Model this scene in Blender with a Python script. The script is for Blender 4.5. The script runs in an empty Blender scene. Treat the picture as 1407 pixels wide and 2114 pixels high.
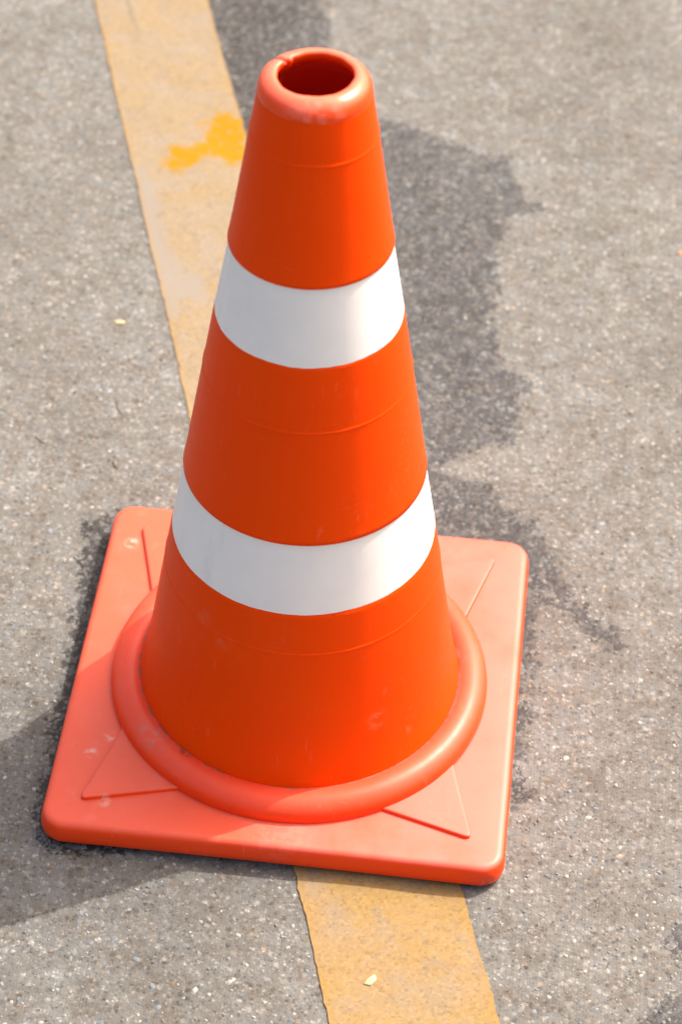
import bpy, math, random
import numpy as np
from mathutils import Vector

random.seed(7)
rng = np.random.default_rng(11)
scene = bpy.context.scene
COL = scene.collection

# ------------------------------------------------------------------ camera
cam_data = bpy.data.cameras.new('camera')
cam = bpy.data.objects.new('camera', cam_data)
COL.objects.link(cam)
cam.location = (0.11703, -1.14947, 1.30676)
cam.rotation_euler = (0.796534, -0.028925, 0.109467)
cam_data.sensor_fit = 'VERTICAL'
cam_data.sensor_height = 36.0
cam_data.lens = 36.0 * 5260.65 / 2114.0
cam_data.clip_start = 0.05
cam_data.clip_end = 500.0
cam_data.dof.use_dof = True
cam_data.dof.focus_distance = 1.60
cam_data.dof.aperture_fstop = 7.6
scene.camera = cam

# ------------------------------------------------------------------ sky, sun, exposure
SUN_AZ, SUN_EL = math.radians(40.5), math.radians(51.5)
world = bpy.data.worlds.new('World')
scene.world = world
world.use_nodes = True
wn, wl = world.node_tree.nodes, world.node_tree.links
sky = wn.new('ShaderNodeTexSky')
sky.sky_type = 'NISHITA'
sky.sun_disc = False
sky.sun_elevation = SUN_EL
sky.sun_rotation = math.radians(90.0) - SUN_AZ
sky.air_density = 1.0
sky.dust_density = 7.0
bg = wn['Background']
haze_tint = wn.new('ShaderNodeMix'); haze_tint.data_type = 'RGBA'; haze_tint.blend_type = 'MULTIPLY'
haze_tint.inputs[0].default_value = 1.0
haze_tint.inputs[7].default_value = (1.0, 0.92, 0.80, 1.0)      # milky, hazy sky rather than deep blue
wl.new(sky.outputs[0], haze_tint.inputs[6])
wl.new(haze_tint.outputs[2], bg.inputs['Color'])
bg.inputs['Strength'].default_value = 0.15
sun_data = bpy.data.lights.new('sun', 'SUN')
sun_data.energy = 2.4
sun_data.angle = math.radians(0.55)
sun_data.color = (1.0, 0.945, 0.86)
sun = bpy.data.objects.new('sun', sun_data)
COL.objects.link(sun)
sdir = Vector((math.cos(SUN_EL) * math.cos(SUN_AZ), math.cos(SUN_EL) * math.sin(SUN_AZ), math.sin(SUN_EL)))
sun.rotation_euler = sdir.to_track_quat('Z', 'Y').to_euler()
sun.location = sdir * 5
scene.view_settings.view_transform = 'Standard'
scene.view_settings.look = 'None'
scene.view_settings.exposure = 1.27
scene.view_settings.gamma = 1.0
scene.view_settings.use_curve_mapping = False

# ------------------------------------------------------------------ node helpers
class NT:
    def __init__(self, name):
        self.m = bpy.data.materials.new(name)
        self.m.use_nodes = True
        self.n = self.m.node_tree.nodes
        self.l = self.m.node_tree.links
        self.b = self.n['Principled BSDF']
        self.tc = self.n.new('ShaderNodeTexCoord')
    def put(self, sock, v):
        if isinstance(v, bpy.types.NodeSocket):
            self.l.new(v, sock)
        elif isinstance(v, (tuple, list)) and len(v) == 3 and sock.type == 'RGBA':
            sock.default_value = (*v, 1.0)
        else:
            sock.default_value = v
    def math(self, op, a, b=0.0, c=0.0, clamp=False):
        k = self.n.new('ShaderNodeMath'); k.operation = op; k.use_clamp = clamp
        self.put(k.inputs[0], a); self.put(k.inputs[1], b); self.put(k.inputs[2], c)
        return k.outputs[0]
    def add(self, a, b): return self.math('ADD', a, b)
    def mul(self, a, b): return self.math('MULTIPLY', a, b)
    def step(self, v, lo, hi, o0=0.0, o1=1.0):
        k = self.n.new('ShaderNodeMapRange'); k.interpolation_type = 'SMOOTHSTEP'
        self.put(k.inputs[0], v); self.put(k.inputs[1], lo); self.put(k.inputs[2], hi)
        self.put(k.inputs[3], o0); self.put(k.inputs[4], o1)
        return k.outputs[0]
    def mix(self, f, a, b, mode='MIX'):
        k = self.n.new('ShaderNodeMix'); k.data_type = 'RGBA'; k.blend_type = mode
        self.put(k.inputs[0], f); self.put(k.inputs[6], a); self.put(k.inputs[7], b)
        return k.outputs[2]
    def noise(self, scale, detail=2.0, rough=0.5, vec=None, dist=0.0):
        k = self.n.new('ShaderNodeTexNoise')
        k.inputs['Scale'].default_value = scale; k.inputs['Detail'].default_value = detail
        k.inputs['Roughness'].default_value = rough; k.inputs['Distortion'].default_value = dist
        self.l.new(vec if vec is not None else self.tc.outputs['Object'], k.inputs['Vector'])
        return k.outputs['Fac']
    def voro(self, scale, vec=None, rnd=1.0, feature='F1'):
        k = self.n.new('ShaderNodeTexVoronoi'); k.feature = feature
        k.inputs['Scale'].default_value = scale; k.inputs['Randomness'].default_value = rnd
        self.l.new(vec if vec is not None else self.tc.outputs['Object'], k.inputs['Vector'])
        return k
    def sep(self, s):
        k = self.n.new('ShaderNodeSeparateColor'); self.l.new(s, k.inputs[0]); return k.outputs
    def xyz(self):
        k = self.n.new('ShaderNodeSeparateXYZ'); self.l.new(self.tc.outputs['Object'], k.inputs[0]); return k.outputs
    def ramp(self, v, stops):
        k = self.n.new('ShaderNodeValToRGB'); e = k.color_ramp.elements
        while len(e) < len(stops): e.new(0.5)
        for i, (p, c) in enumerate(stops):
            e[i].position = p; e[i].color = (*c, 1.0)
        self.put(k.inputs[0], v)
        return k.outputs[0]
    def attr(self, name, out='Fac'):
        k = self.n.new('ShaderNodeAttribute'); k.attribute_name = name
        return k.outputs[out]
    def spot(self, c, r, soft=0.6):
        """1 inside a sphere round c (object space), fading to 0 at radius r"""
        k = self.n.new('ShaderNodeVectorMath'); k.operation = 'DISTANCE'
        self.l.new(self.tc.outputs['Object'], k.inputs[0]); k.inputs[1].default_value = c
        return self.step(k.outputs['Value'], r * (1 - soft), r, 1.0, 0.0)
    def scaled(self, s):
        k = self.n.new('ShaderNodeMapping'); k.inputs['Scale'].default_value = s
        self.l.new(self.tc.outputs['Object'], k.inputs['Vector'])
        return k.outputs[0]
    def bump(self, h, dist, strength=1.0, prev=None):
        k = self.n.new('ShaderNodeBump'); k.inputs['Strength'].default_value = strength
        k.inputs['Distance'].default_value = dist
        self.l.new(h, k.inputs['Height'])
        if prev is not None: self.l.new(prev, k.inputs['Normal'])
        return k.outputs[0]
    def done(self, color, rough, normal=None, spec=0.5):
        self.put(self.b.inputs['Base Color'], color); self.put(self.b.inputs['Roughness'], rough)
        self.put(self.b.inputs['Specular IOR Level'], spec)
        if normal is not None: self.l.new(normal, self.b.inputs['Normal'])
        return self.m

# ------------------------------------------------------------------ mesh helpers
def new_mesh(name, verts, faces, mat=None, parent=None, smooth=False):
    me = bpy.data.meshes.new(name)
    me.from_pydata([tuple(v) for v in verts], [], faces)
    me.update()
    if mat: me.materials.append(mat)
    if smooth:
        me.polygons.foreach_set('use_smooth', [True] * len(me.polygons))
    o = bpy.data.objects.new(name, me)
    COL.objects.link(o)
    if parent: o.parent = parent
    return o

def fast_mesh(name, V, F, mat, smooth=True):
    """V (n,3) array, F (m,k) index array, all faces of the same size"""
    me = bpy.data.meshes.new(name)
    n, k = F.shape
    me.vertices.add(len(V)); me.vertices.foreach_set('co', np.ascontiguousarray(V, dtype=np.float32).ravel())
    me.loops.add(n * k); me.loops.foreach_set('vertex_index', np.ascontiguousarray(F, dtype=np.int32).ravel())
    me.polygons.add(n)
    me.polygons.foreach_set('loop_start', np.arange(0, n * k, k, dtype=np.int32))
    me.polygons.foreach_set('loop_total', np.full(n, k, dtype=np.int32))
    me.polygons.foreach_set('use_smooth', np.full(n, smooth, dtype=bool))
    me.update(calc_edges=True); me.validate()
    me.materials.append(mat)
    o = bpy.data.objects.new(name, me)
    COL.objects.link(o)
    return o

def float_attr(me, name, vals):
    a = me.attributes.new(name, 'FLOAT', 'POINT')
    a.data.foreach_set('value', np.ascontiguousarray(vals, dtype=np.float32))

def sdf(P, poly):
    """signed distance (negative inside) of points P (n,2) to a polygon"""
    poly = np.array(poly, float)
    d = np.full(len(P), 1e9); inside = np.zeros(len(P), bool)
    for a, b in zip(poly, np.roll(poly, -1, 0)):
        e = b - a; w = P - a
        t = np.clip((w @ e) / max(e @ e, 1e-12), 0, 1)
        q = w - t[:, None] * e
        d = np.minimum(d, (q * q).sum(1))
        c = (a[1] > P[:, 1]) != (b[1] > P[:, 1])
        with np.errstate(divide='ignore', invalid='ignore'):
            inside ^= c & (P[:, 0] < (b[0] - a[0]) * (P[:, 1] - a[1]) / (b[1] - a[1]) + a[0])
    d = np.sqrt(d)
    return np.where(inside, -d, d)

def ground_z(x, y):
    """gentle unevenness of the asphalt, between about -2 mm and 0"""
    z = (np.sin(x * 37 + 1.3 * np.sin(y * 23)) + np.sin(y * 41 + 1.7 * np.sin(x * 19 + 1)) +
         0.6 * np.sin(x * 83 + y * 67) + 0.6 * np.sin(x * 71 - y * 97 + 2))
    return -0.0008 + 0.00024 * z

# ------------------------------------------------------------------ stains on the asphalt (metres on the ground)
STAIN = [(-0.225, 0.885), (-0.28, 1.1), (-0.13, 1.1), (-0.0947, 0.9006), (-0.0881, 0.8521), (-0.0796, 0.8332), (-0.0712, 0.8177), (-0.0677, 0.7984), (-0.0715, 0.7783), (-0.0733, 0.7366), (-0.0488, 0.6919), (-0.014, 0.6774), (0.0144, 0.668), (0.045, 0.6561), (0.0718, 0.6403), (0.1033, 0.6366), (0.1108, 0.6106), (0.118, 0.5858), (0.1377, 0.5699), (0.125, 0.5633), (0.1048, 0.5557), (0.1061, 0.5347), (0.1019, 0.5069), (0.1037, 0.4798), (0.1075, 0.4516), (0.1017, 0.4274), (0.1098, 0.3866), (0.117, 0.3631), (0.1408, 0.3452), (0.1303, 0.3311), (0.1333, 0.3119), (0.131, 0.2893), (0.131, 0.2762), (0.108, 0.2692), (0.0957, 0.2615), (0.0859, 0.2515), (0.0746, 0.2461), (0.0768, 0.2368), (0.0899, 0.2323), (0.1132, 0.2308), (0.1187, 0.2232), (0.1184, 0.2122), (0.1355, 0.2032), (0.149, 0.1908), (0.1571, 0.1792), (0.1617, 0.1658), (0.1683, 0.1523), (0.1718, 0.139), (0.1786, 0.1346), (0.1824, 0.1196), (0.1953, 0.1061), (0.2038, 0.0987), (0.2126, 0.0919), (0.2208, 0.0795), (0.2177, 0.0694), (0.2098, 0.0729), (0.2011, 0.0801), (0.1909, 0.0871), (0.1849, 0.0928), (0.1829, 0.1063), (0.1731, 0.1107), (0.156, 0.1093), (0.1547, 0.0887), (0.158, 0.0728), (0.1565, 0.0559), (0.1591, 0.0513), (0.1538, 0.0396), (0.1507, 0.0293), (0.155, 0.0187), (0.1614, 0.0098), (0.1596, 0.0017), (0.1553, -0.0098), (0.1571, -0.0191), (0.1563, -0.0282), (0.1497, -0.0368), (0.1524, -0.0504), (0.159, -0.0516), (0.1618, -0.0612), (0.1589, -0.072), (0.1451, -0.0763), (0.0706, -0.1014), (-0.0212, -0.1297), (-0.1025, -0.1453), (-0.1076, -0.1519), (-0.1158, -0.1502), (-0.131, -0.1534), (-0.1428, -0.149), (-0.1527, -0.1392), (-0.1589, -0.1239), (-0.1602, -0.1139), (-0.1592, -0.1043), (-0.1603, -0.0953), (-0.1588, -0.0846), (-0.1607, -0.0786), (-0.1597, -0.0666), (-0.1622, -0.0489), (-0.1616, -0.0309), (-0.1614, -0.0251), (-0.1613, -0.0167), (-0.1612, -0.0069), (-0.1618, 0.0052), (-0.1666, 0.0164), (-0.1628, 0.0307), (-0.1684, 0.0584), (-0.1659, 0.0749), (-0.1678, 0.093), (-0.1725, 0.1109), (-0.1693, 0.1242), (-0.1783, 0.1365), (-0.1761, 0.1454), (-0.1661, 0.1493), (-0.1622, 0.158), (-0.1535, 0.1633), (-0.1304, 0.1472), (-0.0604, 0.1544), (0.0255, 0.2154), (-0.03, 0.3167), (-0.105, 0.4907), (-0.16, 0.6542)]
STAIN_EDGE = [(0.2822, -0.1442), (0.263, -0.1544), (0.2572, -0.1608), (0.2556, -0.1723), (0.2598, -0.1867), (0.2704, -0.189), (0.2854, -0.1852)]
STAIN_CORNER = [(0.2356, -0.2421), (0.237, -0.2292), (0.2442, -0.2208), (0.256, -0.2138), (0.2637, -0.2081), (0.2915, -0.199), (0.2916, -0.2662), (0.242, -0.2657)]
def stain_at(P):
    return np.minimum(np.minimum(sdf(P, STAIN), sdf(P, STAIN_EDGE)), sdf(P, STAIN_CORNER))

# ------------------------------------------------------------------ asphalt ground
def mat_asphalt():
    t = NT('asphalt')
    blotch = t.noise(9.0, 5, 0.62)
    blotch2 = t.noise(55.0, 4, 0.6)
    col = t.ramp(blotch, [(0.30, (0.108, 0.105, 0.100)), (0.55, (0.136, 0.135, 0.132)), (0.75, (0.152, 0.155, 0.156))])
    col = t.mix(t.step(blotch2, 0.35, 0.75), col, t.mix(1.0, col, (0.80, 0.74, 0.68), 'MULTIPLY'))
    warp = t.n.new('ShaderNodeVectorMath'); warp.operation = 'MULTIPLY_ADD'
    nz = t.n.new('ShaderNodeTexNoise'); nz.inputs['Scale'].default_value = 420; nz.inputs['Detail'].default_value = 2
    t.l.new(t.tc.outputs['Object'], nz.inputs['Vector'])
    t.l.new(nz.outputs['Color'], warp.inputs[0]); warp.inputs[1].default_value = (0.0022,) * 3
    t.l.new(t.tc.outputs['Object'], warp.inputs[2])
    wv = warp.outputs[0]
    big = t.voro(215, wv); fine = t.voro(470, wv)
    bs = t.sep(big.outputs['Color']); fs = t.sep(fine.outputs['Color'])
    gb = t.ramp(bs[0], [(0.0, (0.42, 0.39, 0.36)), (0.2, (0.80, 0.78, 0.75)), (0.55, (0.98, 0.97, 0.95)), (0.78, (1.28, 1.28, 1.26)), (1.0, (2.0, 1.98, 1.93))])
    gf = t.ramp(fs[0], [(0.0, (0.40, 0.37, 0.35)), (0.22, (0.78, 0.76, 0.74)), (0.6, (0.98, 0.98, 0.97)), (0.80, (1.30, 1.30, 1.28)), (1.0, (2.1, 2.08, 2.04))])
    col = t.mix(t.step(big.outputs['Distance'], 0.15, 0.55, 0.84, 0.12), col, t.mix(1.0, col, gb, 'MULTIPLY'))
    col = t.mix(t.step(fine.outputs['Distance'], 0.2, 0.6, 0.85, 0.15), col, t.mix(1.0, col, gf, 'MULTIPLY'))
    # a few rusty, brownish and bluish grains
    tint = t.ramp(bs[1], [(0.0, (1.10, 0.94, 0.80)), (0.07, (1.08, 0.96, 0.86)), (0.10, (1, 1, 1)), (0.90, (1, 1, 1)), (0.93, (0.90, 0.98, 1.08)), (1.0, (0.86, 0.97, 1.12))])
    col = t.mix(t.step(big.outputs['Distance'], 0.35, 0.55, 1.0, 0.0), col, t.mix(1.0, col, tint, 'MULTIPLY'))
    pits = t.step(t.noise(330, 3, 0.7), 0.70, 0.76)
    col = t.mix(t.mul(pits, 0.65), col, (0.042, 0.038, 0.035))
    # water / bitumen stain with a ragged edge
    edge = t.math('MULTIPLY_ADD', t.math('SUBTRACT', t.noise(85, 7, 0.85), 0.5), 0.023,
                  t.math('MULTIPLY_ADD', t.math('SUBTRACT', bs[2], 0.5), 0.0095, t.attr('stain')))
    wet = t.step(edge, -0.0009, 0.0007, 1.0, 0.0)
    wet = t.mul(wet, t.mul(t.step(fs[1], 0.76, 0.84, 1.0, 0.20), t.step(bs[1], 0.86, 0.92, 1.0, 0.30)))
    col = t.mix(wet, col, t.mix(1.0, col, t.mix(t.step(t.xyz()[0], -0.12, -0.06, 0.85, 0.0), t.mix(t.step(t.noise(48, 4, 0.65), 0.35, 0.65), (0.42, 0.425, 0.485), (0.255, 0.26, 0.305)), (0.20, 0.19, 0.21)), 'MULTIPLY'))  # left of the plate, its shadow is painted in over the stain
    h = t.add(t.mul(t.math('SUBTRACT', 0.6, big.outputs['Distance']), 1.0), t.mul(t.math('SUBTRACT', 0.6, fine.outputs['Distance']), 0.55))
    h = t.math('SUBTRACT', h, t.mul(pits, 1.2))
    h = t.add(h, t.mul(t.noise(1500, 2, 0.6), 0.35))
    nrm = t.bump(h, 0.0007, 0.75)
    return t.done(col, t.math('MULTIPLY_ADD', wet, -0.22, 0.88), nrm, 0.35)

def axis(lo, hi, step, far):
    inner = np.arange(lo, hi + step / 2, step)
    out = []; s = step; p = 0.0
    while p < far:
        s *= 1.45; p += s; out.append(p)
    out = np.array(out)
    return np.concatenate([(lo - out)[::-1], inner, hi + out])

gx, gy = axis(-0.48, 0.42, 0.003, 120.0), axis(-0.42, 1.12, 0.003, 120.0)
X, Y = np.meshgrid(gx, gy)
P2 = np.stack([X.ravel(), Y.ravel()], 1)
Z = ground_z(P2[:, 0], P2[:, 1])
far = np.maximum(np.abs(P2[:, 0]), np.abs(P2[:, 1])) > 1.6
Z[far] = -0.0008
nx, ny = len(gx), len(gy)
idx = np.arange(nx * ny).reshape(ny, nx)
F = np.stack([idx[:-1, :-1], idx[:-1, 1:], idx[1:, 1:], idx[1:, :-1]], -1).reshape(-1, 4)
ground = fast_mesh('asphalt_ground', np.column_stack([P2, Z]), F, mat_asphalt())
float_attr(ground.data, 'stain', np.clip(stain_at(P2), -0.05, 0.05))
ground['kind'] = 'structure'
ground['label'] = 'weathered grey asphalt with fine aggregate and dark damp stains'

# ------------------------------------------------------------------ painted yellow line
FRESH = [(-0.1879, 0.5799), (-0.1859, 0.601), (-0.1789, 0.6176), (-0.176, 0.6074), (-0.1632, 0.6171), (-0.1578, 0.6314), (-0.1621, 0.6486), (-0.1542, 0.6585), (-0.1407, 0.6656), (-0.126, 0.655), (-0.117, 0.6195), (-0.108, 0.5898), (-0.1338, 0.5928), (-0.1381, 0.6026), (-0.1487, 0.601), (-0.159, 0.589), (-0.1724, 0.576)]
WORN = [(-0.2165, 0.579), (-0.2012, 0.5744), (-0.183, 0.5264), (-0.1669, 0.4764), (-0.1474, 0.4412), (-0.1286, 0.4345), (-0.1281, 0.413), (-0.1456, 0.4043), (-0.1457, 0.3801), (-0.1552, 0.3908), (-0.1698, 0.4379), (-0.1903, 0.4989)]
SCRATCH = [(-0.268, 0.86), (-0.2605, 0.8232), (-0.250, 0.7928), (-0.2326, 0.752), (-0.2470, 0.7928), (-0.2570, 0.8232), (-0.264, 0.86)]
def mat_line():
    t = NT('worn_yellow_paint')
    y = t.xyz()[1]
    n1 = t.noise(16, 4, 0.6); n2 = t.noise(60, 5, 0.65); n3 = t.noise(420, 3, 0.6)
    near = t.step(y, -0.05, 0.35, 1.0, 0.0)                       # the traffic side is worn paler
    pale = t.mix(t.step(n1, 0.3, 0.7), (0.2194, 0.1754, 0.123), (0.231, 0.1699, 0.0984))
    strong = t.mix(t.step(n1, 0.3, 0.7), (0.2426, 0.1675, 0.0886), (0.258, 0.1675, 0.064))
    col = t.mix(near, pale, strong)
    col = t.mix(t.mul(t.step(t.noise(28, 5, 0.7), 0.46, 0.64), t.step(near, 0.0, 1.0, 0.78, 0.42)), col, (0.2194, 0.1833, 0.146))
    col = t.mix(t.mul(t.step(n2, 0.52, 0.70), 0.60), col, (0.1809, 0.1485, 0.1148))
    v = t.voro(520); vs = t.sep(v.outputs['Color'])
    col = t.mix(1.0, col, t.ramp(vs[0], [(0, (0.80, 0.79, 0.78)), (0.2, (0.95, 0.95, 0.95)), (0.8, (1.03, 1.03, 1.03)), (1, (1.15, 1.14, 1.12))]), 'MULTIPLY')
    col = t.mix(t.mul(t.step(t.noise(750, 3, 0.6), 0.60, 0.70), 0.40), col, (0.1386, 0.1067, 0.0697))
    e = t.math('MULTIPLY_ADD', t.math('SUBTRACT', n2, 0.5), 0.030, t.attr('worn'))
    col = t.mix(t.step(e, -0.004, 0.006, 0.85, 0.0), col, (0.2041, 0.1801, 0.1558))
    e = t.math('MULTIPLY_ADD', t.math('SUBTRACT', n2, 0.5), 0.006, t.attr('scratch'))
    col = t.mix(t.step(e, -0.001, 0.002, 0.6, 0.0), col, (0.1309, 0.1106, 0.0902))
    e = t.math('MULTIPLY_ADD', t.math('SUBTRACT', t.noise(62, 6, 0.8), 0.5), 0.070, t.attr('fresh'))
    col = t.mix(t.mul(t.step(e, -0.004, 0.003, 0.97, 0.0), t.step(t.noise(150, 4, 0.7), 0.32, 0.46, 0.35, 1.0)), col, (0.2849, 0.1422, 0.0))
    # paint left a little richer along the two edges of the line
    col = t.mix(t.mul(t.step(t.attr('edge'), 0.0, 0.006, 1.0, 0.0), 0.35), col, (0.2772, 0.158, 0.041))
    h = t.add(t.mul(v.outputs['Distance'], -0.5), t.mul(n3, 0.9))
    return t.done(col, 0.72, t.bump(h, 0.0003, 0.5), 0.08)

A, B = np.array([-0.2893, 0.8208]), np.array([0.0504, -0.2606])
ldir = (B - A) / np.linalg.norm(B - A)
lnrm = np.array([-ldir[1], ldir[0]])                 # towards +x, across the line
LW = float(np.array([-0.1869 + 0.2893, 0.8367 - 0.8208]) @ lnrm)
s = axis(-0.35, 1.45, 0.0022, 60.0)
u = np.linspace(0, 1, 36)
jag_l = np.interp(s, s[::2], rng.normal(0, 0.0003, len(s[::2]))) + 0.0003 * np.sin(s * 31) + 0.0002 * np.sin(s * 113 + 1)
jag_r = np.interp(s, s[::2], rng.normal(0, 0.00025, len(s[::2]))) + 0.0003 * np.sin(s * 27 + 2) + 0.0002 * np.sin(s * 97)
for k in range(26):                                   # small bites out of the edges
    c = rng.uniform(-0.05, 1.3); w = rng.uniform(0.002, 0.006); d = rng.uniform(0.0003, 0.0012)
    (jag_l if k % 2 else jag_r)[:] += (1 if k % 2 else -1) * d * np.exp(-((s - c) / w) ** 2)
off = jag_l[:, None] + (LW + jag_r - jag_l)[:, None] * u[None]
Pl = A[None, None] + s[:, None, None] * ldir + off[..., None] * lnrm
zz = ground_z(Pl[..., 0], Pl[..., 1]) + 0.0009
zz[np.abs(s) > 1.6] = 0.0003
rows, cols = off.shape
top = np.concatenate([Pl, zz[..., None]], -1)
dn_l = top[:, :1].copy(); dn_l[..., 2] -= 0.004; dn_l[..., :2] -= 0.0006 * lnrm
dn_r = top[:, -1:].copy(); dn_r[..., 2] -= 0.004; dn_r[..., :2] += 0.0006 * lnrm
V = np.concatenate([dn_l, top, dn_r], 1); cols += 2
idx = np.arange(rows * cols).reshape(rows, cols)
F = np.stack([idx[:-1, :-1], idx[1:, :-1], idx[1:, 1:], idx[:-1, 1:]], -1).reshape(-1, 4)
V = V.reshape(-1, 3)
line = fast_mesh('painted_line', V, F, mat_line(), smooth=False)
for nm, poly in (('fresh', FRESH), ('worn', WORN), ('scratch', SCRATCH)):
    float_attr(line.data, nm, np.clip(sdf(V[:, :2], poly), -0.08, 0.08))
float_attr(line.data, 'edge', np.repeat(np.concatenate([[0], np.minimum(u, 1 - u) * LW, [0]])[None], rows, 0).ravel())
line['kind'] = 'structure'
line['label'] = 'worn yellow painted line running diagonally under the cone'
def line_off(P):                                      # distance across the line from its left edge
    return (P - A) @ lnrm

# ------------------------------------------------------------------ stones set in the asphalt
def mat_stone():
    t = NT('aggregate_stone')
    col = t.attr('stone_colour', 'Color')
    n = t.noise(900, 3, 0.6)
    col = t.mix(1.0, col, t.ramp(n, [(0.3, (0.78, 0.78, 0.78)), (0.7, (1.15, 1.14, 1.12))]), 'MULTIPLY')
    return t.done(col, 0.75, t.bump(n, 0.0003, 0.5), 0.4)
STONE = mat_stone()
def stone_colour():
    r = rng.random()
    if r < 0.44: c = np.array([0.244, 0.246, 0.240]) * rng.uniform(0.85, 1.4)
    elif r < 0.62: c = np.array([0.148, 0.169, 0.196]) * rng.uniform(0.7, 1.15)
    elif r < 0.76: c = np.array([0.185, 0.158, 0.132]) * rng.uniform(0.7, 1.1)
    elif r < 0.90: c = np.array([0.185, 0.185, 0.180]) * rng.uniform(0.8, 1.1)
    else: c = np.array([0.085, 0.08, 0.078]) * rng.uniform(0.6, 1.4)
    return c
K = 7
def dome(n):
    """n random low domes, each 1 + 2K vertices in unit size: (n, 1+2K, 3)"""
    a = np.linspace(0, 2 * np.pi, K, endpoint=False)[None] + rng.uniform(0, 6.28, (n, 1)) + rng.normal(0, 0.16, (n, K))
    r = rng.uniform(0.72, 1.18, (n, K))
    el = rng.uniform(0.55, 1.0, (n, 1)); rot = rng.uniform(0, np.pi, (n, 1))
    def ring(q, z):
        x0, y0 = np.cos(a) * r * q, np.sin(a) * r * q * el
        return np.stack([x0 * np.cos(rot) - y0 * np.sin(rot), x0 * np.sin(rot) + y0 * np.cos(rot), z], -1)
    low = ring(1.0, np.full((n, K), -0.5))
    up = ring(0.72, rng.uniform(0.75, 1.05, (n, K)))
    tip = np.concatenate([rng.normal(0, 0.12, (n, 1, 2)), rng.uniform(1.0, 1.3, (n, 1, 1))], -1)
    return np.concatenate([low, up, tip], 1)
kk = np.arange(K); k2 = (kk + 1) % K
DF = np.concatenate([np.stack([kk, k2, k2 + K], 1), np.stack([kk, k2 + K, kk + K], 1), np.stack([kk + K, k2 + K, np.full(K, 2 * K)], 1)])
PLATE_C = np.array([-0.0018, 0.0024])
def clear(P, m):
    o = line_off(P)
    on_line = (o > -m) & (o < LW + m)
    under = (np.abs(P - PLATE_C) < 0.146).all(1)
    return ~(on_line | under)
# the small ones: too many and too small to pick apart
N = 17000
C2 = np.column_stack([rng.uniform(-0.46, 0.36, N), rng.uniform(-0.36, 1.0, N)])
size = 0.0007 + 0.0014 * rng.random(N) ** 2.0
patch = np.sin(C2[:, 0] * 31 + 2 * np.sin(C2[:, 1] * 17)) + np.sin(C2[:, 1] * 29 + 2 * np.sin(C2[:, 0] * 23 + 1))
keep = clear(C2, 0.002) & (rng.random(N) < 0.62 + 0.25 * patch)
C2, size = C2[keep], size[keep]; N = len(C2)
D = dome(N) * size[:, None, None]
D[..., 2] *= rng.uniform(0.16, 0.42, (N, 1))
D[..., :2] += C2[:, None]
D[..., 2] += ground_z(C2[:, 0], C2[:, 1])[:, None]
FF = (DF[None] + (np.arange(N) * (2 * K + 1))[:, None, None]).reshape(-1, 3)
agg = fast_mesh('aggregate', D.reshape(-1, 3), FF, STONE, smooth=True)
wetness = np.clip((0.001 - stain_at(C2)) / 0.003, 0, 1)
cols_ = np.array([stone_colour() for _ in range(N)]) * (1 - 0.50 * wetness)[:, None]
ca = agg.data.attributes.new('stone_colour', 'FLOAT_COLOR', 'POINT')
ca.data.foreach_set('color', np.repeat(np.column_stack([cols_, np.ones(N)]), 2 * K + 1, 0).astype(np.float32).ravel())
agg.parent = ground
agg['kind'] = 'stuff'
agg['label'] = 'fine pale grit set in the asphalt'
# the larger pebbles one can pick out, each a piece of the ground
BLUE = [(0.1999, 0.0137), (0.1894, 0.0127), (0.1801, -0.0004), (0.1731, 0.0482), (0.2048, -0.0704), (0.2055, -0.1135), (0.1759, -0.1296), (0.2478, -0.1177), (0.1875, -0.1628), (0.2572, -0.198), (0.1736, -0.235), (0.2125, -0.0356), (-0.0737, -0.2281), (-0.0971, -0.262), (-0.0613, -0.2465), (-0.0547, -0.2611), (-0.1142, -0.2327), (-0.0911, -0.2141), (-0.1142, -0.2052), (-0.1017, -0.1853), (-0.0881, -0.2768), (-0.2618, 0.3046), (-0.1219, 0.2104), (-0.1838, 0.1854), (-0.2186, 0.1511), (-0.1985, 0.1357), (0.2147, 0.2611), (0.2149, 0.2536)]
WHITE = [(-0.0343, -0.2456), (-0.0387, -0.1945), (-0.0303, -0.1953), (-0.0245, -0.2671), (-0.1506, -0.2323), (-0.1344, -0.2276), (0.2314, 0.047), (0.1834, -0.0293), (0.2006, -0.0783), (0.2096, -0.0962), (0.2341, -0.1871), (0.1958, -0.1787), (0.1475, -0.2142), (0.0013, 0.7046), (-0.1055, -0.1618), (0.0825, 0.418), (-0.1728, 0.3336), (-0.0136, -0.2021)]
kinds = {'blue': ((0.152, 0.176, 0.204), (0.125, 0.144, 0.168), (0.179, 0.199, 0.224)),
         'white': ((0.319, 0.316, 0.3), (0.251, 0.25, 0.24), (0.281, 0.281, 0.272)),
         'tan': ((0.19, 0.16, 0.132), (0.167, 0.133, 0.104), (0.213, 0.195, 0.168)),
         'wet': ((0.152, 0.148, 0.144), (0.099, 0.098, 0.104), (0.19, 0.183, 0.168))}
shapes = {}
for kname, cs in kinds.items():
    for c in cs:
        for rep in range(2):
            d = dome(1)[0]
            me = bpy.data.meshes.new('pebble')
            me.from_pydata([tuple(v) for v in d], [], [tuple(int(i) for i in f) for f in DF]); me.update()
            me.polygons.foreach_set('use_smooth', [True] * len(me.polygons))
            a = me.attributes.new('stone_colour', 'FLOAT_COLOR', 'POINT')
            a.data.foreach_set('color', np.tile(np.array([*c, 1.0], np.float32), len(d)))
            me.materials.append(STONE)
            shapes.setdefault(kname, []).append(me)
spots = [(p, 'blue', rng.uniform(0.0020, 0.0031)) for p in BLUE] + [(p, 'white', rng.uniform(0.0018, 0.0028)) for p in WHITE]
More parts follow.
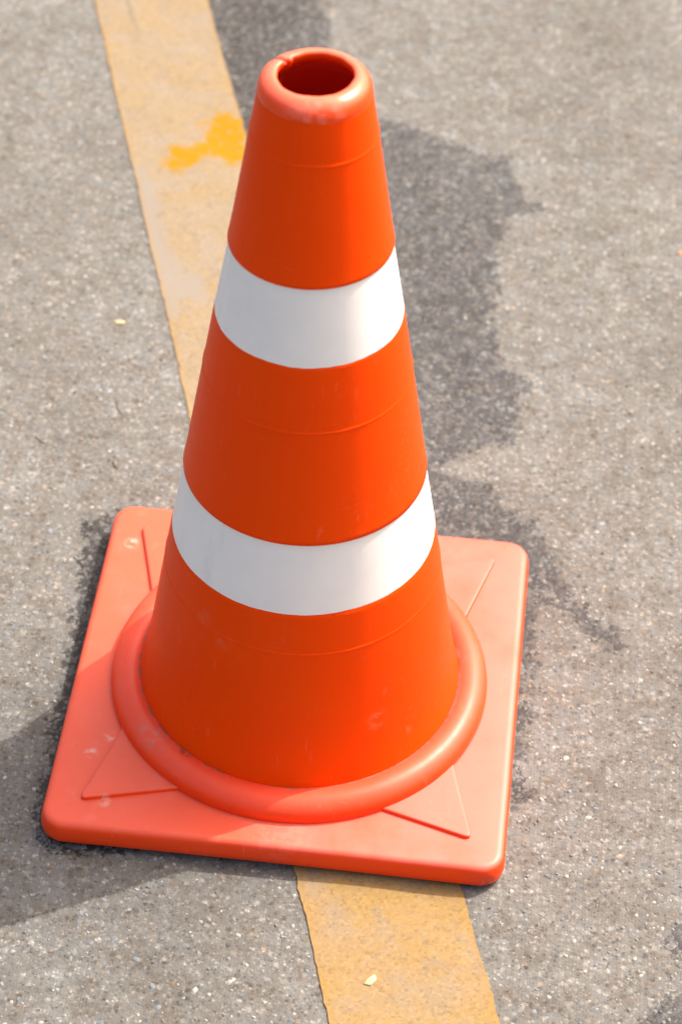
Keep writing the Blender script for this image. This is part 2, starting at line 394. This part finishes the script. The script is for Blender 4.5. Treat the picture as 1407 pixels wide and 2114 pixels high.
while len(spots) < 290:
    p = np.array([[rng.uniform(-0.40, 0.30), rng.uniform(-0.30, 0.92)]])
    if not clear(p, 0.004)[0]: continue
    inside = stain_at(p)[0] < 0.002
    kname = 'wet' if inside else rng.choice(['blue', 'white', 'white', 'tan', 'white'])
    spots.append((tuple(p[0]), kname, rng.uniform(0.0014, 0.0023)))
for (px, py), kname, r in spots:
    o = bpy.data.objects.new('pebble', shapes[kname][rng.integers(len(shapes[kname]))])
    COL.objects.link(o); o.parent = ground
    o.location = (px, py, float(ground_z(px, py)))
    o.rotation_euler = (0, 0, rng.uniform(0, 6.28)); o.scale = (r, r * rng.uniform(0.6, 1.0), r * rng.uniform(0.18, 0.32))

# ------------------------------------------------------------------ the cone
R0, R1 = 0.10998, 0.03133
def rad(h): return R0 + (R1 - R0) * h / 0.5
root = bpy.data.objects.new('traffic_cone', None)
COL.objects.link(root)
root['label'] = 'orange plastic traffic cone with two white bands on a square base'
root['category'] = 'traffic cone'
Z0 = 0.0014                                           # the base rests on the paint and the highest grains

def plastic(name, base, pale, dust, rough, dirt_ring=False, lean=0.0, spots=(), spec=0.5, side_col=None, fade=(0.25, 0.92)):
    t = NT(name)
    n1 = t.noise(14, 4, 0.6); n2 = t.noise(70, 5, 0.65); n3 = t.noise(600, 3, 0.6)
    col = t.mix(t.mul(t.step(t.math('MULTIPLY_ADD', t.xyz()[0], lean, n1), 0.35, 0.75), dust), base, pale)   # pale tone is stronger towards +x
    col = t.mix(t.mul(t.step(n2, 0.55, 0.75), dust * 0.5), col, pale)
    if side_col:                                         # upward faces bleached and dusty, plus sky light painted in; sides get darker orange
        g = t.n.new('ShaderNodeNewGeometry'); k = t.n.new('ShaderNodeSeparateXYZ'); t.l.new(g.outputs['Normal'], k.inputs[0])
        col = t.mix(t.step(t.math('MULTIPLY_ADD', t.math('SUBTRACT', n2, 0.5), 0.25, k.outputs[2]), fade[0], fade[1]), side_col, col)
    # small scratches and rub marks
    sc = t.noise(40, 5, 0.75, t.scaled((1, 1, 0.12)))
    col = t.mix(t.mul(t.step(sc, 0.64, 0.72), 0.10), col, (0.78, 0.42, 0.30))
    for rot_, st in ((0.5, (0.05, 1, 1)), (-0.7, (1, 0.06, 1)), (1.2, (0.5, 0.5, 0.08))):   # hairline scratches
        k = t.n.new('ShaderNodeMapping'); k.inputs['Scale'].default_value = st; k.inputs['Rotation'].default_value = (rot_, rot_ * 0.7, rot_ * 1.3)
        t.l.new(t.tc.outputs['Object'], k.inputs['Vector'])
        hair = t.mul(t.step(t.noise(420, 2, 0.5, k.outputs[0]), 0.66, 0.72), t.step(t.noise(22, 2, 0.5), 0.45, 0.65))
        col = t.mix(t.mul(hair, 0.09), col, (0.85, 0.34, 0.22))
    specks = t.step(t.noise(260, 2, 0.5), 0.74, 0.79)
    col = t.mix(t.mul(specks, 0.35), col, (0.12, 0.03, 0.02))
    for c, r, amt, pc in spots:
        m = t.mul(t.spot(c, r), t.step(t.noise(150, 4, 0.7), 0.42, 0.60))
        col = t.mix(t.mul(m, amt), col, pc)
    if dirt_ring:
        p = t.xyz()
        rr = t.math('SQRT', t.add(t.mul(p[0], p[0]), t.mul(p[1], p[1])))
        ring = t.mul(t.step(rr, 0.1040, 0.1056), t.step(rr, 0.1074, 0.1096, 1.0, 0.0))
        grit = t.mul(ring, t.step(t.noise(90, 5, 0.8), 0.42, 0.58))
        col = t.mix(t.mul(grit, 0.8), col, (0.24, 0.15, 0.13))
    bmp = t.bump(t.add(t.mul(n3, 0.4), t.mul(n2, 1.6)), 0.00018, 0.5)
    r = t.math('MULTIPLY_ADD', n2, 0.16, rough - 0.08)
    return t.done(col, r, bmp, spec)

pale_mark = (0.68, 0.36, 0.29)
BODY = plastic('orange_plastic', (0.88, 0.058, 0.0003), (0.88, 0.078, 0.003), 0.30, 0.40, spec=0.06,
               spots=[((0.062, -0.083, 0.075), 0.012, 0.28, (0.9, 0.30, 0.16)), ((0.052, -0.09, 0.093), 0.006, 0.25, (0.9, 0.3, 0.16)),
                      ((-0.052, -0.068, 0.142), 0.009, 0.22, (0.62, 0.20, 0.12)), ((-0.04, -0.078, 0.134), 0.010, 0.16, (0.62, 0.20, 0.12))])
BASE = plastic('faded_orange_plastic', (0.73, 0.093, 0.046), (0.75, 0.145, 0.110), 0.90, 0.42, spec=0.35, lean=1.3, side_col=(0.86, 0.050, 0.001), dirt_ring=True,
               spots=[((-0.134, 0.112, 0.019), 0.007, 0.5, (0.85, 0.55, 0.46)), ((-0.122, 0.002, 0.019), 0.006, 0.6, pale_mark),
                      ((-0.121, -0.028, 0.019), 0.006, 0.7, pale_mark), ((-0.1275, -0.084, 0.019), 0.006, 0.75, pale_mark),
                      ((-0.118, -0.068, 0.019), 0.006, 0.7, pale_mark), ((-0.112, -0.1235, 0.019), 0.006, 0.6, pale_mark),
                      ((0.137, -0.146, 0.006), 0.008, 0.7, (0.16, 0.04, 0.03)), ((0.005, -0.13, 0.019), 0.03, 0.10, (0.9, 0.4, 0.3))])
COLLAR = plastic('orange_collar', (0.83, 0.072, 0.028), (0.83, 0.105, 0.060), 0.6, 0.42, spec=0.32, side_col=(0.88, 0.050, 0.002), dirt_ring=True,
                 spots=[((-0.062, -0.086, 0.032), 0.008, 0.8, (0.10, 0.04, 0.03)), ((-0.08, -0.07, 0.03), 0.022, 0.55, (0.42, 0.22, 0.18))])

SEG = 192
TH = np.linspace(0, 2 * np.pi, SEG, endpoint=False)
def lathe(name, prof, mat, parent, close=False, fn=None, smooth=True):
    """prof: list of (radius, height); fn(theta, i, r, h) -> r, h bends it"""
    n = len(prof); V = np.zeros((n, SEG, 3))
    for i, (r, h) in enumerate(prof):
        rr, hh = np.full(SEG, float(r)), np.full(SEG, float(h))
        if fn: rr, hh = fn(TH, i, rr, hh)
        V[i] = np.stack([rr * np.cos(TH), rr * np.sin(TH), hh], -1)
    idx = np.arange(n * SEG).reshape(n, SEG)
    if close: idx = np.concatenate([idx, idx[:1]], 0)
    nxt = np.roll(idx, -1, 1)
    F = np.stack([idx[:-1], nxt[:-1], nxt[1:], idx[1:]], -1).reshape(-1, 4)
    o = fast_mesh(name, V.reshape(-1, 3), F, mat, smooth)
    o.parent = parent
    return o

BANDS = [(0.1678, 0.2202), (0.3442, 0.3959)]
RIDGES = [0.1374, 0.3001, 0.4719]
def outer(h):
    r = rad(h)
    for lo, hi in BANDS:
        if lo <= h <= hi:
            r -= 0.0005 + 0.0006 * (h - lo) / (hi - lo)
        elif h > hi:
            r += 0.0004 * math.exp(-(h - hi) / 0.006)     # little shoulder above each band
    for q in RIDGES:
        r += 0.00042 * math.exp(-((h - q) / 0.0006) ** 2)
    if h < 0.060: r += 0.0016 * ((0.060 - h) / 0.03) ** 2
    return r
hs = list(np.arange(0.024, 0.4962, 0.0035)) + [0.4966, 0.4977]
for lo, hi in BANDS: hs += [lo - 0.0003, lo + 0.0003, hi - 0.0003, hi + 0.0003]
for q in RIDGES: hs += [q + k * 0.0003 for k in range(-6, 7)]
hs = sorted(set(round(h, 5) for h in hs))
prof = [(outer(h), h) for h in hs]
prof += [(rad(0.4977) - 0.003, 0.4977)] + [(rad(h) - 0.0030, h) for h in np.linspace(0.49, 0.024, 30)]
def body_fn(th, i, r, h):                             # hand-made unevenness of the moulding
    return r * (1 + 0.0012 * np.sin(2 * th + 0.7) + 0.0006 * np.sin(3 * th + h * 20)), h
body = lathe('cone_body', prof, BODY, root, close=True, fn=body_fn)
INSIDE = plastic('shaded_inside_plastic', (0.50, 0.018, 0.003), (0.42, 0.020, 0.004), 0.6, 0.6, spec=0.10)  # darker copy of the orange: shade inside the cone painted into the colour
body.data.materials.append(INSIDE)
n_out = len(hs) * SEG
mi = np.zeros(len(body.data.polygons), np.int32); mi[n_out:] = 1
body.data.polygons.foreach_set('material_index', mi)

# rim: rolled lip round the opening, torn at one place
rim_prof = [(0.0300, 0.4955), (0.0315, 0.4972), (0.0319, 0.4979), (0.0319, 0.4987), (0.0318, 0.4996), (0.0315, 0.5008), (0.0307, 0.5029), (0.0295, 0.5047), (0.0279, 0.5062),
            (0.0260, 0.5074), (0.0241, 0.5081), (0.0224, 0.5083), (0.0212, 0.5079), (0.0206, 0.5070), (0.0206, 0.5056), (0.0212, 0.5036), (0.0228, 0.5012), (0.0250, 0.4990), (0.0275, 0.4966), (0.0299, 0.4935)]
def rim_fn(th, i, r, h):
    d = lambda a, w: np.exp(-(((th - math.radians(a) + np.pi) % (2 * np.pi) - np.pi) / math.radians(w)) ** 2)
    fl = 0.00035 * (np.sin(7 * th + 1) + np.sin(13 * th + 2) * 0.7 + np.sin(23 * th) * 0.5)
    if i in (1, 2, 3): r = r - 0.0002 + np.maximum(0, fl) * 0.6; h = h + fl * 0.8 - 0.0005 * np.maximum(0, np.sin(9 * th + 0.5)) ** 3
    inner_ = max(0.0, min(1.0, (i - 6) / 5.0))
    r = r + inner_ * (0.0006 * np.sin(2 * th + 0.5) + 0.00022 * np.sin(5 * th) + 0.00010 * np.sin(13 * th + 1))
    back = 1 / (1 + np.exp((np.abs((th - math.radians(98) + np.pi) % (2 * np.pi) - np.pi) - math.radians(50)) / math.radians(1.6)))
    r = r + inner_ * 0.0008 * back                    # the torn stretch of the lip stands further out
    if 5 <= i <= 13: h = h - 0.0024 * d(149, 2.6) - 0.0004 * back
    r = r - inner_ * 0.0026 * d(140, 3.4) * (i >= 10)
    return r, h
RIM = plastic('rim_plastic', (0.92, 0.125, 0.06), (0.92, 0.175, 0.11), 0.8, 0.30, spec=0.45, side_col=(0.88, 0.058, 0.0005), fade=(0.42, 0.92),
              spots=[((0.004, -0.0325, 0.4960), 0.024, 0.22, (0.85, 0.40, 0.31)), ((-0.027, -0.018, 0.497), 0.0035, 0.8, (0.75, 0.55, 0.48)), ((-0.012, -0.031, 0.4955), 0.003, 0.8, (0.75, 0.55, 0.48))])
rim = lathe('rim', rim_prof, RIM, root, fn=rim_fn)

# reflective bands
def mat_band():
    t = NT('white_reflective_sheet')
    n1 = t.noise(25, 4, 0.6); n2 = t.noise(300, 3, 0.6)
    col = t.mix(t.step(n1, 0.3, 0.8), (0.87, 0.84, 0.82), (0.81, 0.78, 0.76))
    sm = t.noise(28, 5, 0.7, t.scaled((1, 1, 0.25)))
    col = t.mix(t.mul(t.step(sm, 0.58, 0.72), 0.25), col, (0.50, 0.45, 0.42))
    specks = t.step(t.noise(170, 2, 0.5), 0.755, 0.80)
    col = t.mix(t.mul(specks, 0.5), col, (0.36, 0.31, 0.29))
    return t.done(col, t.math('MULTIPLY_ADD', n1, 0.15, 0.34), t.bump(n2, 0.00008, 0.5), 0.5)
BAND = mat_band()
def band(lo, hi, seed, seam, label):
    n = 9; pr = []
    for k in range(n):
        h = lo + 0.0004 + (hi - lo - 0.0008) * k / (n - 1)
        q = (h - lo) / (hi - lo)
        pr.append((rad(h) - (0.0005 + 0.0006 * q) + 0.00034, h))
    e0, e1 = pr[0], pr[-1]
    pr = [(e0[0] - 0.0014, e0[1]), e0, (e0[0], e0[1] + 0.0001), (e0[0] - 0.00003, e0[1] + 0.0003)] + pr[1:-1] + [(e1[0], e1[1] - 0.0003), (e1[0], e1[1] - 0.0001), e1, (e1[0] - 0.0014, e1[1])]
    n = len(pr) - 4
    rg = np.random.default_rng(seed)
    ph = rg.uniform(0, 6.28, 6)
    def fn(th, i, r, h):
        wob = 0.00016 * (np.sin(5 * th + ph[0]) + np.sin(11 * th + ph[1]) + 0.6 * np.sin(31 * th + ph[2]) + 0.5 * np.sin(47 * th + ph[3]))
        if i >= n - 1: h = h + wob + 0.0006 * np.maximum(0, np.sin(19 * th + ph[4])) ** 8 * (np.cos(th) > 0.3)
        elif i <= 3: h = h + wob * 0.8
        lap = 1 / (1 + np.exp(-((th - math.radians(360 + seam) + np.pi) % (2 * np.pi) - np.pi) / math.radians(0.4)))
        lap = lap * (((th - math.radians(360 + seam)) % (2 * np.pi)) < math.radians(30))
        r = r * (1 + 0.0012 * np.sin(2 * th + 0.7)) + 0.00025 * lap
        return r, h
    o = lathe('reflective_band', pr, BAND, root, fn=fn)
    o['label'] = label
band(*BANDS[0], 3, 120, 'lower wide white reflective band')
band(*BANDS[1], 4, -151, 'upper white reflective band')

# collar: the thick ring round the foot of the cone
a = np.linspace(-0.9, math.pi + 0.75, 26)
cprof = [(0.1142 + 0.0124 * math.cos(q), 0.0212 + 0.0124 * math.sin(q)) for q in a]
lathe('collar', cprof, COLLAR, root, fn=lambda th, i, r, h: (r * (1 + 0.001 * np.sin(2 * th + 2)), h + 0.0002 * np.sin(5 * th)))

# square base plate, slightly warped
HALF = 0.1500; TOP = 0.0179
def warp(x, y):
    """the plate lies not quite flat: the middle of the front edge is a little up"""
    f = np.clip((-(y - PLATE_C[1]) / HALF), 0, 1) ** 3
    return 0.0016 * f * np.cos((x + 0.01) / HALF * 1.35) + 0.0006 * np.clip(x / HALF, 0, 1) * np.clip(y / HALF, 0, 1)
def rounded(half, r, n=9):
    pts = []
    for cx, cy, a0 in ((1, 1, 0), (-1, 1, 90), (-1, -1, 180), (1, -1, 270)):
        for k in range(n):
            q = math.radians(a0 + 90 * k / (n - 1))
            pts.append((cx * (half - r) + r * math.cos(q), cy * (half - r) + r * math.sin(q)))
        # points along the straight side to the next corner
        nx_, ny_ = ((-1, 1), (-1, -1), (1, -1), (1, 1))[(0, 1, 2, 3)[[(1, 1), (-1, 1), (-1, -1), (1, -1)].index((cx, cy))]]
        q = math.radians(a0 + 90)
        p0 = np.array(pts[-1]); p1 = np.array((nx_ * (half - r) + r * math.cos(q), ny_ * (half - r) + r * math.sin(q)))
        for k in range(1, 14):
            pts.append(tuple(p0 + (p1 - p0) * k / 14))
    return np.array(pts)
levels = [(0.0040, 0.0000), (0.0016, 0.0006), (0.0004, 0.0024), (0.0, 0.0055), (0.0004, 0.0110), (0.0010, 0.0142), (0.0018, 0.0160), (0.0031, 0.0172), (0.0046, 0.0177), (0.0065, TOP)]
rings = [np.column_stack([rounded(HALF - i_, 0.0165 - min(i_, 0.012)), np.full(4 * 22, z)]) for i_, z in levels]
inner0 = rings[-1]
for sc in (0.9, 0.78, 0.66):
    r_ = inner0.copy(); r_[:, :2] *= sc; rings.append(r_)
V = np.stack(rings); V[..., 0] += PLATE_C[0]; V[..., 1] += PLATE_C[1]
V[..., 2] += warp(V[..., 0], V[..., 1])
nr, nc = V.shape[:2]
idx = np.arange(nr * nc).reshape(nr, nc); nxt = np.roll(idx, -1, 1)
F = np.stack([idx[:-1], nxt[:-1], nxt[1:], idx[1:]], -1).reshape(-1, 4)
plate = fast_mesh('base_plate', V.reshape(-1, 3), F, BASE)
plate.parent = root

# four raised panels between the collar and the corners
def panel(rot):
    c, s_ = math.cos(rot), math.sin(rot)
    apex = np.array([0.1275, -0.1265]); p1 = np.array([0.046, -0.1035]); p2 = np.array([0.1055, -0.046]); inner_p = np.array([0.074, -0.074])
    ap = []
    d1 = (p1 - apex) / np.linalg.norm(p1 - apex); d2 = (p2 - apex) / np.linalg.norm(p2 - apex)
    t0, t1 = apex + d1 * 0.0055, apex + d2 * 0.0055
    for k in range(7):
        q = k / 6
        ap.append((1 - q) ** 2 * t0 + 2 * q * (1 - q) * apex + q * q * t1)
    def side(a_, b_, n): return [a_ + (b_ - a_) * k / n for k in range(n)]
    loop = side(p1, t0, 8) + ap + [t1 + (p2 - t1) * (k + 1) / 8 for k in range(8)] + [inner_p]
    loop = np.array(loop); cen = np.array([0.088, -0.088])
    rows_ = []
    for ins, z in ((0.0, TOP - 0.0012), (0.0, TOP + 0.0002), (0.0001, TOP + 0.0020), (0.0003, TOP + 0.0025), (0.0008, TOP + 0.0027), (0.0016, TOP + 0.00275), (0.005, TOP + 0.00275)):
        v = cen - loop; L = np.linalg.norm(v, axis=1)[:, None]
        q = loop + v / L * ins * 1.6
        rows_.append(np.column_stack([q, np.full(len(q), z)]))
    V = np.stack(rows_); m = V.shape[1]
    x, y = V[..., 0].copy(), V[..., 1].copy()
    V[..., 0] = x * c - y * s_ + PLATE_C[0]; V[..., 1] = x * s_ + y * c + PLATE_C[1]
    V[..., 2] += warp(V[..., 0], V[..., 1])
    faces = []
    for j in range(len(rows_) - 1):
        for k in range(m):
            faces.append((j * m + k, j * m + (k + 1) % m, (j + 1) * m + (k + 1) % m, (j + 1) * m + k))
    cz = TOP + 0.00135 + float(warp(np.array(cen[0]), np.array(cen[1])))
    top0 = (len(rows_) - 1) * m
    faces.append(tuple(range(top0, top0 + m)))
    return new_mesh('raised_panel', V.reshape(-1, 3), faces, BASE, plate, True)
for k in range(4):
    panel(k * math.pi / 2)
root.location = (0, 0, Z0)

# ------------------------------------------------------------------ small litter on the ground
def flat_mat(name, c, r=0.6):
    t = NT(name); n = t.noise(400, 3, 0.6)
    return t.done(t.mix(t.step(n, 0.3, 0.7), tuple(q * 0.85 for q in c), c), r, t.bump(n, 0.0002, 0.4))
def flake(name, loc, length, width, rotz, mat, label, cat, thick=0.0009):
    n = 14; V = []; F = []
    out = []
    for k in range(n):
        q = 2 * math.pi * k / n
        rr = 1 + 0.10 * math.sin(3 * q + loc[0] * 90) + 0.06 * math.sin(5 * q)
        out.append((abs(math.cos(q)) ** 0.7 * math.copysign(1, math.cos(q)) * length / 2 * rr, abs(math.sin(q)) ** 0.8 * math.copysign(1, math.sin(q)) * width / 2 * rr))
    for sc, z in ((0.94, 0.0), (1.0, thick * 0.45), (0.93, thick * 0.9), (0.6, thick * 1.15)):
        V += [(x * sc, y * sc, z) for x, y in out]
    for j in range(3):
        for k in range(n):
            F.append((j * n + k, j * n + (k + 1) % n, (j + 1) * n + (k + 1) % n, (j + 1) * n + k))
    F.append(tuple(range(3 * n, 4 * n))); F.append(tuple(reversed(range(n))))
    o = new_mesh(name, V, F, mat, None, True)
    o.location = loc; o.rotation_euler = (0, 0, rotz)
    o['label'] = label; o['category'] = cat
    return o
flake('paint_chip', (0.0720, -0.2255, 0.0009 + float(ground_z(0.072, -0.2255))), 0.0095, 0.0048, math.radians(55), flat_mat('pale_yellow_chip', (0.50, 0.42, 0.22)),
      'small pale yellow chip lying on the yellow line in front of the cone', 'paint chip')
flake('paint_chip', (-0.1883, 0.3727, 0.0 + float(ground_z(-0.1883, 0.3727))), 0.0085, 0.0042, math.radians(10), flat_mat('pale_tan_chip', (0.48, 0.38, 0.22)),
      'small pale yellow chip on the grey asphalt left of the yellow line', 'paint chip')
flake('plastic_scrap', (0.2525, 0.5256, float(ground_z(0.2525, 0.5256))), 0.0060, 0.0040, math.radians(30), flat_mat('orange_scrap', (0.55, 0.20, 0.07)),
      'tiny orange scrap on the asphalt at the right edge of the photo', 'scrap')
TWIG = flat_mat('dry_twig', (0.11, 0.075, 0.04), 0.8)
def twig(p, q, r, label):
    p = np.array([*p, float(ground_z(*p)) + r]); q = np.array([*q, float(ground_z(*q)) + r])
    d = q - p; L = np.linalg.norm(d); d /= L
    side = np.cross(d, (0, 0, 1.0)); side /= np.linalg.norm(side); up = np.cross(side, d)
    V, F = [], []
    n, m = 7, 6
    for i in range(n):
        u_ = i / (n - 1); c = p + d * L * u_ + side * 0.12 * L * math.sin(u_ * 2.6) ; rr = r * (1 - 0.55 * u_)
        for k in range(m):
            a_ = 2 * math.pi * k / m
            V.append(c + side * rr * math.cos(a_) + up * rr * math.sin(a_))
    for i in range(n - 1):
        for k in range(m):
            F.append((i * m + k, i * m + (k + 1) % m, (i + 1) * m + (k + 1) % m, (i + 1) * m + k))
    F.append(tuple(reversed(range(m)))); F.append(tuple(range((n - 1) * m, n * m)))
    c0 = Vector(V[0])
    o = new_mesh('twig', [Vector(v) - c0 for v in V], F, TWIG, None, True)
    o.location = c0
    o['label'] = label; o['category'] = 'twig'; o['group'] = 'dry plant bits on the asphalt'
twig((-0.1745, 0.2805), (-0.1665, 0.2665), 0.0005, 'tiny dry twig beside the yellow line, uppermost of the three left of the cone')
twig((-0.2275, 0.2325), (-0.2185, 0.2265), 0.0005, 'tiny dark dry twig nearest the left edge of the photo')
twig((-0.1655, 0.2145), (-0.1600, 0.2060), 0.0006, 'tiny brown twig on asphalt just above the back left corner of the base')
